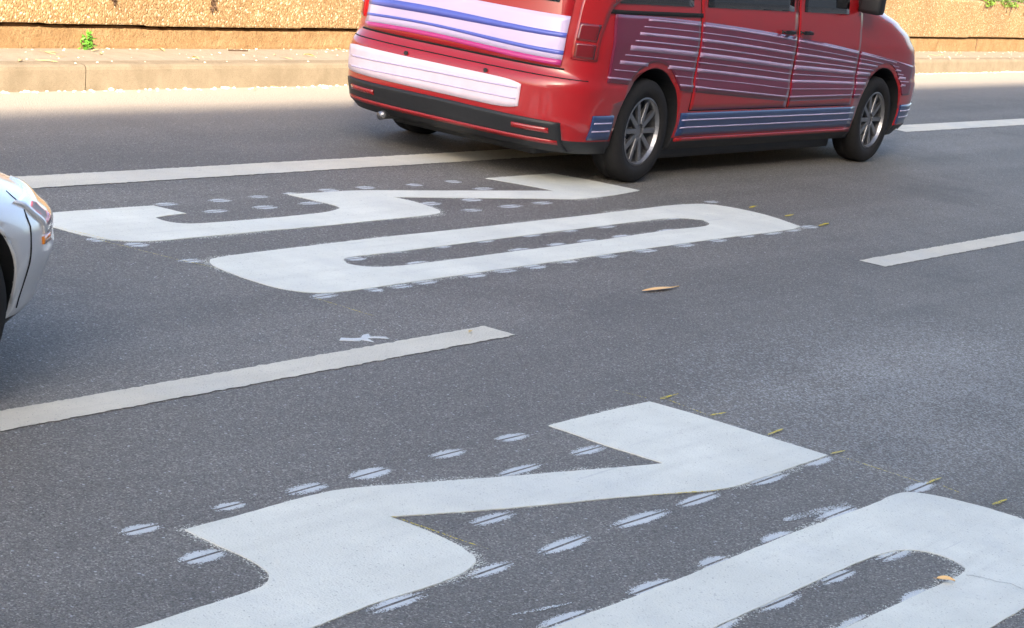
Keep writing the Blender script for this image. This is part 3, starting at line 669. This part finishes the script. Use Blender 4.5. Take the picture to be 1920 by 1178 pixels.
MNAVY = mat_simple('livery_navy', (0.022, 0.05, 0.145), 0.35, coat=0.8, var=0.15, scale=3)
MGAP = mat_simple('panel_gap', (0.006, 0.006, 0.006), 0.9)
MREDLINE = mat_simple('red_trim', (0.34, 0.012, 0.016), 0.4, coat=0.5)

def wheel(parent, x, y, r, sg, nspoke=10):
    w = empty('wheel', (x, y, r)); w.parent = parent
    if sg > 0: w.rotation_euler = (0, 0, math.pi)
    hw = 0.105
    bm = bmesh.new(); ri = r*0.66
    prof = [(ri, hw*0.9), (r*0.80, hw), (r*0.93, hw*0.95), (r*0.985, hw*0.75), (r, hw*0.45), (r, hw*0.05), (r*0.985, 0), (r, -hw*0.05), (r, -hw*0.45), (r*0.985, -hw*0.75), (r*0.93, -hw*0.95), (r*0.80, -hw), (ri, -hw*0.9), (ri, hw*0.9)]
    lathe_y(bm, prof, 56); bmesh.ops.recalc_face_normals(bm, faces=bm.faces); obj('tyre', bm, MRUB, w, True)
    bm = bmesh.new()
    lathe_y(bm, [(ri, -hw*0.88), (ri*0.95, -hw*0.92), (ri*0.91, -hw*0.7), (ri*0.89, hw*0.5), (ri*0.94, hw*0.9), (ri, hw*0.88)], 48)
    lathe_y(bm, [(0.0005, -hw*0.62), (0.03, -hw*0.62), (0.055, -hw*0.5), (0.06, 0.0)], 20)
    for k in range(nspoke):
        a = 2*math.pi*k/nspoke; m = Matrix.Rotation(a, 4, 'Y')
        b2 = bmesh.new(); box(b2, 0.045, ri*0.93, -hw*0.72, -hw*0.45, -0.016, 0.016, 0.005); b2.transform(m)
        me = bpy.data.meshes.new('t'); b2.to_mesh(me); b2.free(); bm.from_mesh(me); bpy.data.meshes.remove(me)
    obj('rim', bm, MRIM, w, False)
    bm = bmesh.new(); lathe_y(bm, [(0.001, 0.0), (ri*0.86, 0.0), (ri*0.86, 0.02), (0.001, 0.02)], 32); obj('brake_disc', bm, MPLAS, w)
    return w
def linspace(a, b, n): return [a+(b-a)*i/(n-1) for i in range(n)]

# ---- red van
VX, VY = 11.36, 7.66
van = empty('delivery_van', (VX, VY, 0), R(0.3))
tag(van, 'red delivery van with pale lilac stripes and dark blue sill driving along the far lanes', 'van')
vs = Shell(rear=[(0.2, 0.10), (0.28, 0.03), (0.40, 0.0), (0.62, 0.0), (0.70, 0.05), (0.80, 0.07), (1.1, 0.09), (1.8, 0.16), (1.9, 0.24), (1.97, 0.5)],
           front=[(0.2, 5.70), (0.3, 5.83), (0.5, 5.88), (0.7, 5.85), (0.85, 5.77), (0.98, 5.60), (1.08, 5.36), (1.16, 5.06), (1.25, 4.74), (1.8, 3.92), (1.9, 3.5), (1.97, 2.9)],
           width=[(0.2, 0.86), (0.27, 0.895), (0.40, 0.915), (0.62, 0.925), (0.66, 0.915), (0.9, 0.92), (1.05, 0.905), (1.2, 0.88), (1.8, 0.79), (1.9, 0.72), (1.97, 0.5)],
           zs=sorted(set([0.2, 0.23, 0.26, 0.285]+linspace(0.31, 0.64, 12)+[0.66, 0.68, 0.70]+linspace(0.73, 1.25, 20)+linspace(1.28, 1.8, 12)+[1.84, 1.88, 1.91, 1.94, 1.96, 1.97])))
vs.body('body', [MRED, MPLAS], van, 0.285, [(1.0, 0.34, 0.405, 0.62, 1.2), (4.66, 0.34, 0.405, 0.62, 1.2)])
SR, SL, RE, FR = vs.side(-1), vs.side(1), vs.rearf(), vs.frontf()
# rear: valance, tailgate with open seam, window, lamps, plate, livery bands
obj('rear_valance', patch(RE, 0.21, lambda y: 0.40-0.01*abs(y), -0.80, 0.80, 40, 8, 0.012, (-1, 0, 0)), MPLAS, van)
obj('valance_trim', patch(RE, 0.262, 0.282, -0.78, 0.78, 40, 1, 0.017, (-1, 0, 0)), MREDLINE, van)
obj('tailgate_gap', patch(RE, 0.705, 0.716, -0.76, 0.76, 30, 1, 0.002, (-1, 0, 0)), MGAP, van)
tg = obj('tailgate', patch(RE, 0.718, 1.78, -0.74, 0.74, 30, 30, 0.006, (-1, 0, 0)), MRED, van)
obj('rear_window', patch(RE, 1.10, 1.68, -0.66, 0.66, 24, 12, 0.012, (-1, 0, 0)), MGLASS, tg)
wv = lambda z, k=1.0: (lambda y: z+k*0.018*math.sin(2.6*y+0.6)-0.03*(y+0.1))
obj('livery_band', patch(RE, wv(0.765, 1.2), wv(1.02, 0.6), -0.735, 0.735, 40, 8, 0.0085, (-1, 0, 0)), MLILAC, tg)
obj('livery_band', patch(RE, wv(0.735, 1.4), wv(0.765, 1.2), -0.735, 0.735, 40, 2, 0.0087, (-1, 0, 0)), MMAG, tg)
obj('livery_band', patch(RE, wv(0.80, 1.5), wv(0.822, 1.2), -0.735, 0.735, 40, 1, 0.0105, (-1, 0, 0)), MBLUE, tg)
obj('livery_band', patch(RE, wv(0.885, 0.4), wv(0.925, 1.0), -0.735, 0.735, 40, 1, 0.0105, (-1, 0, 0)), MBLUE, tg)
bmp = obj('bumper_panel', patch(RE, lambda y: 0.428+0.02*abs((y-0.155)/0.70)**12, lambda y: 0.605-0.02*abs((y-0.155)/0.70)**12, -0.55, 0.86, 60, 5, 0.006, (-1, 0, 0)), MPLATE, van)
bmp['label'] = 'pale lilac white panel across the rear bumper'
obj('livery_band', patch(RE, wv(0.545, 0.3), wv(0.556, 0.3), -0.53, 0.80, 40, 1, 0.0085, (-1, 0, 0)), MLILAC, bmp)
obj('livery_band', patch(RE, wv(0.480, 0.4), wv(0.489, 0.4), -0.53, 0.80, 40, 1, 0.0085, (-1, 0, 0)), MLILAC, bmp)
obj('bumper_gap', patch(RE, 0.655, 0.661, -0.88, 0.88, 50, 1, 0.0015, (-1, 0, 0)), MGAP, van)
for y in (-0.30, 0.30):
    b3 = bmesh.new(); r_ = bmesh.ops.create_cone(b3, cap_ends=True, segments=20, radius1=0.014, radius2=0.012, depth=0.012, matrix=Matrix.Translation((vs.xrear(y, 0.625)-0.004, y, 0.625)) @ Matrix.Rotation(math.pi/2, 4, 'Y')); obj('parking_sensor', b3, MPLAS, van)
for sg in (1, -1):
    a, b = (0.775, 0.885) if sg > 0 else (-0.885, -0.775)
    obj('tail_light', patch(RE, 0.78, 1.30, a, b, 8, 14, 0.010, (-1, 0, 0)), MLAMP, van)
    obj('tail_light', patch(RE, 0.79, 0.88, a+0.012, b-0.012, 6, 6, 0.013, (-1, 0, 0)), MSMOKE, van)
    obj('tail_light', patch(RE, 0.895, 1.00, a+0.012, b-0.012, 6, 6, 0.013, (-1, 0, 0)), MSMOKE, van)
    obj('reflector', patch(RE, 0.325, 0.355, *((0.52, 0.74) if sg > 0 else (-0.74, -0.52)), 8, 1, 0.02, (-1, 0, 0)), MLAMP, van)
bm = bmesh.new(); tube(bm, [(0.35, 0.45, 0.21), (0.06, 0.45, 0.205), (0.03, 0.45, 0.20)], 0.028, 14); obj('exhaust_pipe', bm, MRIM, van, True)
ub = bmesh.new(); box(ub, 1.45, 4.18, -0.78, 0.78, 0.115, 0.21, 0.03); box(ub, 0.3, 5.5, -0.55, 0.55, 0.14, 0.205, 0.03); obj('underbody_shade_tray', ub, MPLAS, van)  # low tray added to block light and deepen the shade beneath the van
# side: doors (raised panels with a dark gap round them), handles, glass, sill and livery
def door(name, sfn, out, x0, x1, z0, z1):
    obj('door_gap', patch(sfn, z0-0.007, z1+0.007, x0-0.007, x1+0.007, 20, 20, 0.0018, out), MGAP, van)
    d = obj(name, patch(sfn, z0, z1, x0, x1, 30, 30, 0.0045, out), MRED, van)
    return d
for sg, sfn in ((-1, SR), (1, SL)):
    out = (0, sg, 0)
    d1 = door('front_door', sfn, out, 3.02, 4.12, 0.47, 1.74)
    obj('side_window', patch(sfn, 1.14, 1.70, 3.10, 3.86, 14, 12, 0.010, out), MGLASS, d1)
    d2 = door('sliding_door', sfn, out, 1.54, 2.99, 0.47, 1.74)
    obj('side_window', patch(sfn, 1.14, 1.70, 1.62, 2.92, 14, 12, 0.010, out), MGLASS, d2)
    obj('side_window', patch(sfn, 1.14, 1.70, 0.42, 1.42, 14, 12, 0.008, out), MGLASS, van)
    for d, hx in ((d1, 3.12), (d2, 2.82)):
        b3 = bmesh.new(); tube(b3, [sfn(hx-0.08, 1.0)+Vector((0, sg*0.008, 0)), sfn(hx-0.06, 1.0)+Vector((0, sg*0.035, 0)), sfn(hx+0.06, 1.0)+Vector((0, sg*0.035, 0)), sfn(hx+0.08, 1.0)+Vector((0, sg*0.008, 0))], 0.014, 8)
        obj('handle', b3, MPLAS, d, True)
    obj('door_rail', patch(sfn, 1.075, 1.10, 0.35, 1.55, 14, 1, 0.008, out), MGAP, van)
    # sill: navy stripe with paler lines and a red line at its lower edge
    for x0, x1 in ((1.44, 4.22), (5.10, 5.66), (0.32, 0.56)):
        st = obj('sill_stripe', patch(sfn, 0.298, 0.452, x0, x1, 30, 6, 0.007, out), MNAVY, van)
        for zz in (0.35, 0.40): obj('livery_line', patch(sfn, zz, zz+0.009, x0+0.02, x1-0.02, 24, 1, 0.0095, out), MLILAC, st)
    obj('sill_trim', patch(sfn, 0.262, 0.284, 1.44, 4.22, 24, 1, 0.010, out), MREDLINE, van)
    # pale lines sweeping down along the side towards the nose
    # graphic sweeping down along the side: a dark plum field crossed by pale lines that close up towards the nose
    up = lambda x: 1.075-0.30*((x-0.4)/4.7)**1.7
    lw = lambda x: 0.66-0.16*max(0.0, min(1.0, (x-0.4)/2.6))+0.03*((x-0.4)/4.7)**2
    def runs(zz, x0, x1):
        segs = []; x = x0; cur = None
        while x <= x1:
            z = zz(x); ok = all((x-cx)**2+(z-0.34)**2 > 0.445**2 for cx in (1.0, 4.66)) and all(abs(x-g) > 0.016 for g in (1.54, 3.005, 4.12))
            if ok and cur is None: cur = x
            if not ok and cur is not None: segs.append((cur, x-0.01)); cur = None
            x += 0.01
        if cur is not None: segs.append((cur, x1))
        return [q for q in segs if q[1]-q[0] > 0.05]
    field_lo = lambda x: max([lw(x)]+[0.34+math.sqrt(max(0.0, 0.445**2-(x-cx)**2)) if abs(x-cx) < 0.445 else 0 for cx in (1.0, 4.66)])
    for p0, p1 in ((0.42, 1.524), (1.556, 2.989), (3.021, 4.104), (4.136, 5.24)):
        fd = obj('side_graphic', patch(sfn, field_lo, lambda x: max(up(x), field_lo(x)+0.004), p0, p1, 40, 14, 0.0075, out, 0.002), MPLUM, van)
        for k in range(9):
            f = (k+0.5)/9; zz = lambda x, f=f: lw(x)+(up(x)-lw(x))*f**0.9
            th = (0.006, 0.003, 0.012, 0.004, 0.017, 0.005, 0.010, 0.0035, 0.007)[k]
            for q0, q1 in runs(zz, max(p0, 0.42+0.05*k), min(p1, 5.16-0.06*abs(k-3))):
                obj('livery_line', patch(sfn, lambda x: zz(x)-th*(0.35+0.65*(up(x)-lw(x))/0.5), lambda x: zz(x)+th*(0.35+0.65*(up(x)-lw(x))/0.5), q0, q1, max(4, int((q1-q0)*14)), 1, 0.010, out, 0.002), MMAUVE, fd)
    b3 = bmesh.new(); box(b3, 4.00, 4.12, sg*0.98-0.09, sg*0.98+0.09, 1.16, 1.40, 0.035); tube(b3, [(4.06, sg*0.84, 1.22), (4.06, sg*0.93, 1.24)], 0.03, 8); obj('wing_mirror', b3, MPLAS, van, True)
    obj('headlight', patch(FR, 0.78, 0.97, *((0.42, 0.80) if sg > 0 else (-0.80, -0.42)), 12, 8, 0.008, (1, 0, 0.3)), MLAMPW, van)
for sg in (1, -1):
    wheel(van, 1.0, sg*0.80, 0.335, sg); wheel(van, 4.66, sg*0.80, 0.335, sg)
obj('windscreen', patch(FR, 1.27, 1.78, -0.70, 0.70, 24, 14, 0.008, (1, 0, 0.4)), MGLASS, van)
obj('grille', patch(FR, 0.62, 0.74, -0.50, 0.50, 20, 4, 0.008, (1, 0, 0)), MPLAS, van)
fbp = obj('front_bumper', patch(FR, 0.24, 0.46, -0.82, 0.82, 40, 6, 0.012, (1, 0, 0)), MPLAS, van)

# ---- silver car entering at the left edge
CX, CY = 1.24, 5.70
carE = empty('parked_car', (CX, CY, 0)); carE.name = 'silver_car'
tag(carE, 'pale silver car whose rounded nose enters at the left edge of the photo', 'car')
cs = Shell(rear=[(0.2, 0.12), (0.3, 0.03), (0.5, 0.0), (0.65, 0.05), (0.9, 0.12), (1.0, 0.2), (1.38, 0.62), (1.43, 0.85), (1.46, 1.2)],
           front=[(0.2, 4.22), (0.3, 4.32), (0.46, 4.36), (0.56, 4.33), (0.62, 4.25), (0.67, 4.10), (0.72, 3.85), (0.78, 3.5), (0.86, 3.12), (0.95, 2.9), (1.36, 2.15), (1.42, 1.95), (1.46, 1.7)],
           width=[(0.2, 0.82), (0.28, 0.855), (0.5, 0.885), (0.7, 0.875), (0.85, 0.85), (0.95, 0.81), (1.36, 0.62), (1.43, 0.5), (1.46, 0.3)],
           zs=sorted(set([0.2, 0.24]+linspace(0.27, 0.6, 12)+linspace(0.62, 1.0, 26)+linspace(1.03, 1.4, 12)+[1.42, 1.44, 1.455, 1.46])), cf=0.95, nf=2.3)
cs.body('body', [MSILV, MPLAS], carE, 0.27, [(0.78, 0.31, 0.355, 0.60, 1.2), (3.42, 0.31, 0.355, 0.60, 1.2)])
for sg in (1, -1):
    sfn = cs.side(sg); out = (0, sg, 0)
    wheel(carE, 0.78, sg*0.765, 0.31, sg, 7); wheel(carE, 3.42, sg*0.765, 0.31, sg, 7)
    obj('door_gap', patch(sfn, 0.35, 0.93, 1.72, 2.90, 20, 16, 0.002, out), MGAP, carE)
    d = obj('door', patch(sfn, 0.357, 0.925, 1.727, 2.893, 24, 16, 0.0045, out), MSILV, carE)
    b3 = bmesh.new(); tube(b3, [sfn(1.82, 0.80)+Vector((0, sg*0.006, 0)), sfn(1.85, 0.80)+Vector((0, sg*0.035, 0)), sfn(1.98, 0.80)+Vector((0, sg*0.035, 0)), sfn(2.01, 0.80)+Vector((0, sg*0.006, 0))], 0.013, 8); obj('handle', b3, MSILV, d, True)
    obj('side_window', patch(sfn, 0.985, 1.34, 1.2, 2.35, 16, 10, 0.006, out), MGLASS, carE)
    obj('bumper_joint', patch(sfn, 0.30, 0.66, 3.835, 3.842, 1, 16, 0.0015, out), MGAP, carE)
    obj('side_marker', patch(sfn, 0.50, 0.525, 3.93, 4.02, 6, 1, 0.005, out), MAMBER, carE)
    b3 = bmesh.new(); pts = [sfn(3.42+0.362*math.cos(t), 0.31+0.362*math.sin(t))+Vector((0, sg*0.001, 0)) for t in linspace(0.05, math.pi-0.05, 25)]
    tube(b3, pts, 0.007, 6); obj('arch_lip', b3, MSILV, carE, True)
    a, b = (0.42, 0.76) if sg > 0 else (-0.76, -0.42)
    obj('headlight', patch(cs.frontf(), 0.53, 0.64, a, b, 14, 8, 0.006, (1, 0, 0.2)), MLAMPW, carE)
    obj('tail_light', patch(cs.rearf(), 0.70, 0.90, *((0.55, 0.78) if sg > 0 else (-0.78, -0.55)), 8, 8, 0.008, (-1, 0, 0)), MLAMP, carE)
    b3 = bmesh.new(); box(b3, 2.66, 2.76, sg*0.93-0.08, sg*0.93+0.08, 0.96, 1.09, 0.03); obj('wing_mirror', b3, MSILV, carE, True)
FF = cs.frontf()
obj('windscreen', patch(FF, 1.0, 1.34, -0.56, 0.56, 20, 10, 0.006, (1, 0, 0.5)), MGLASS, carE)
obj('rear_window', patch(cs.rearf(), 1.02, 1.34, -0.52, 0.52, 16, 8, 0.006, (-1, 0, 0.3)), MGLASS, carE)
obj('grille', patch(FF, 0.50, 0.56, -0.36, 0.36, 14, 3, 0.006, (1, 0, 0)), MPLAS, carE)
obj('lower_intake', patch(FF, 0.29, 0.40, -0.52, 0.52, 20, 3, 0.006, (1, 0, 0)), MPLAS, carE)
obj('licence_plate', patch(FF, 0.41, 0.49, -0.26, 0.26, 10, 2, 0.012, (1, 0, 0)), MPLATE, carE)
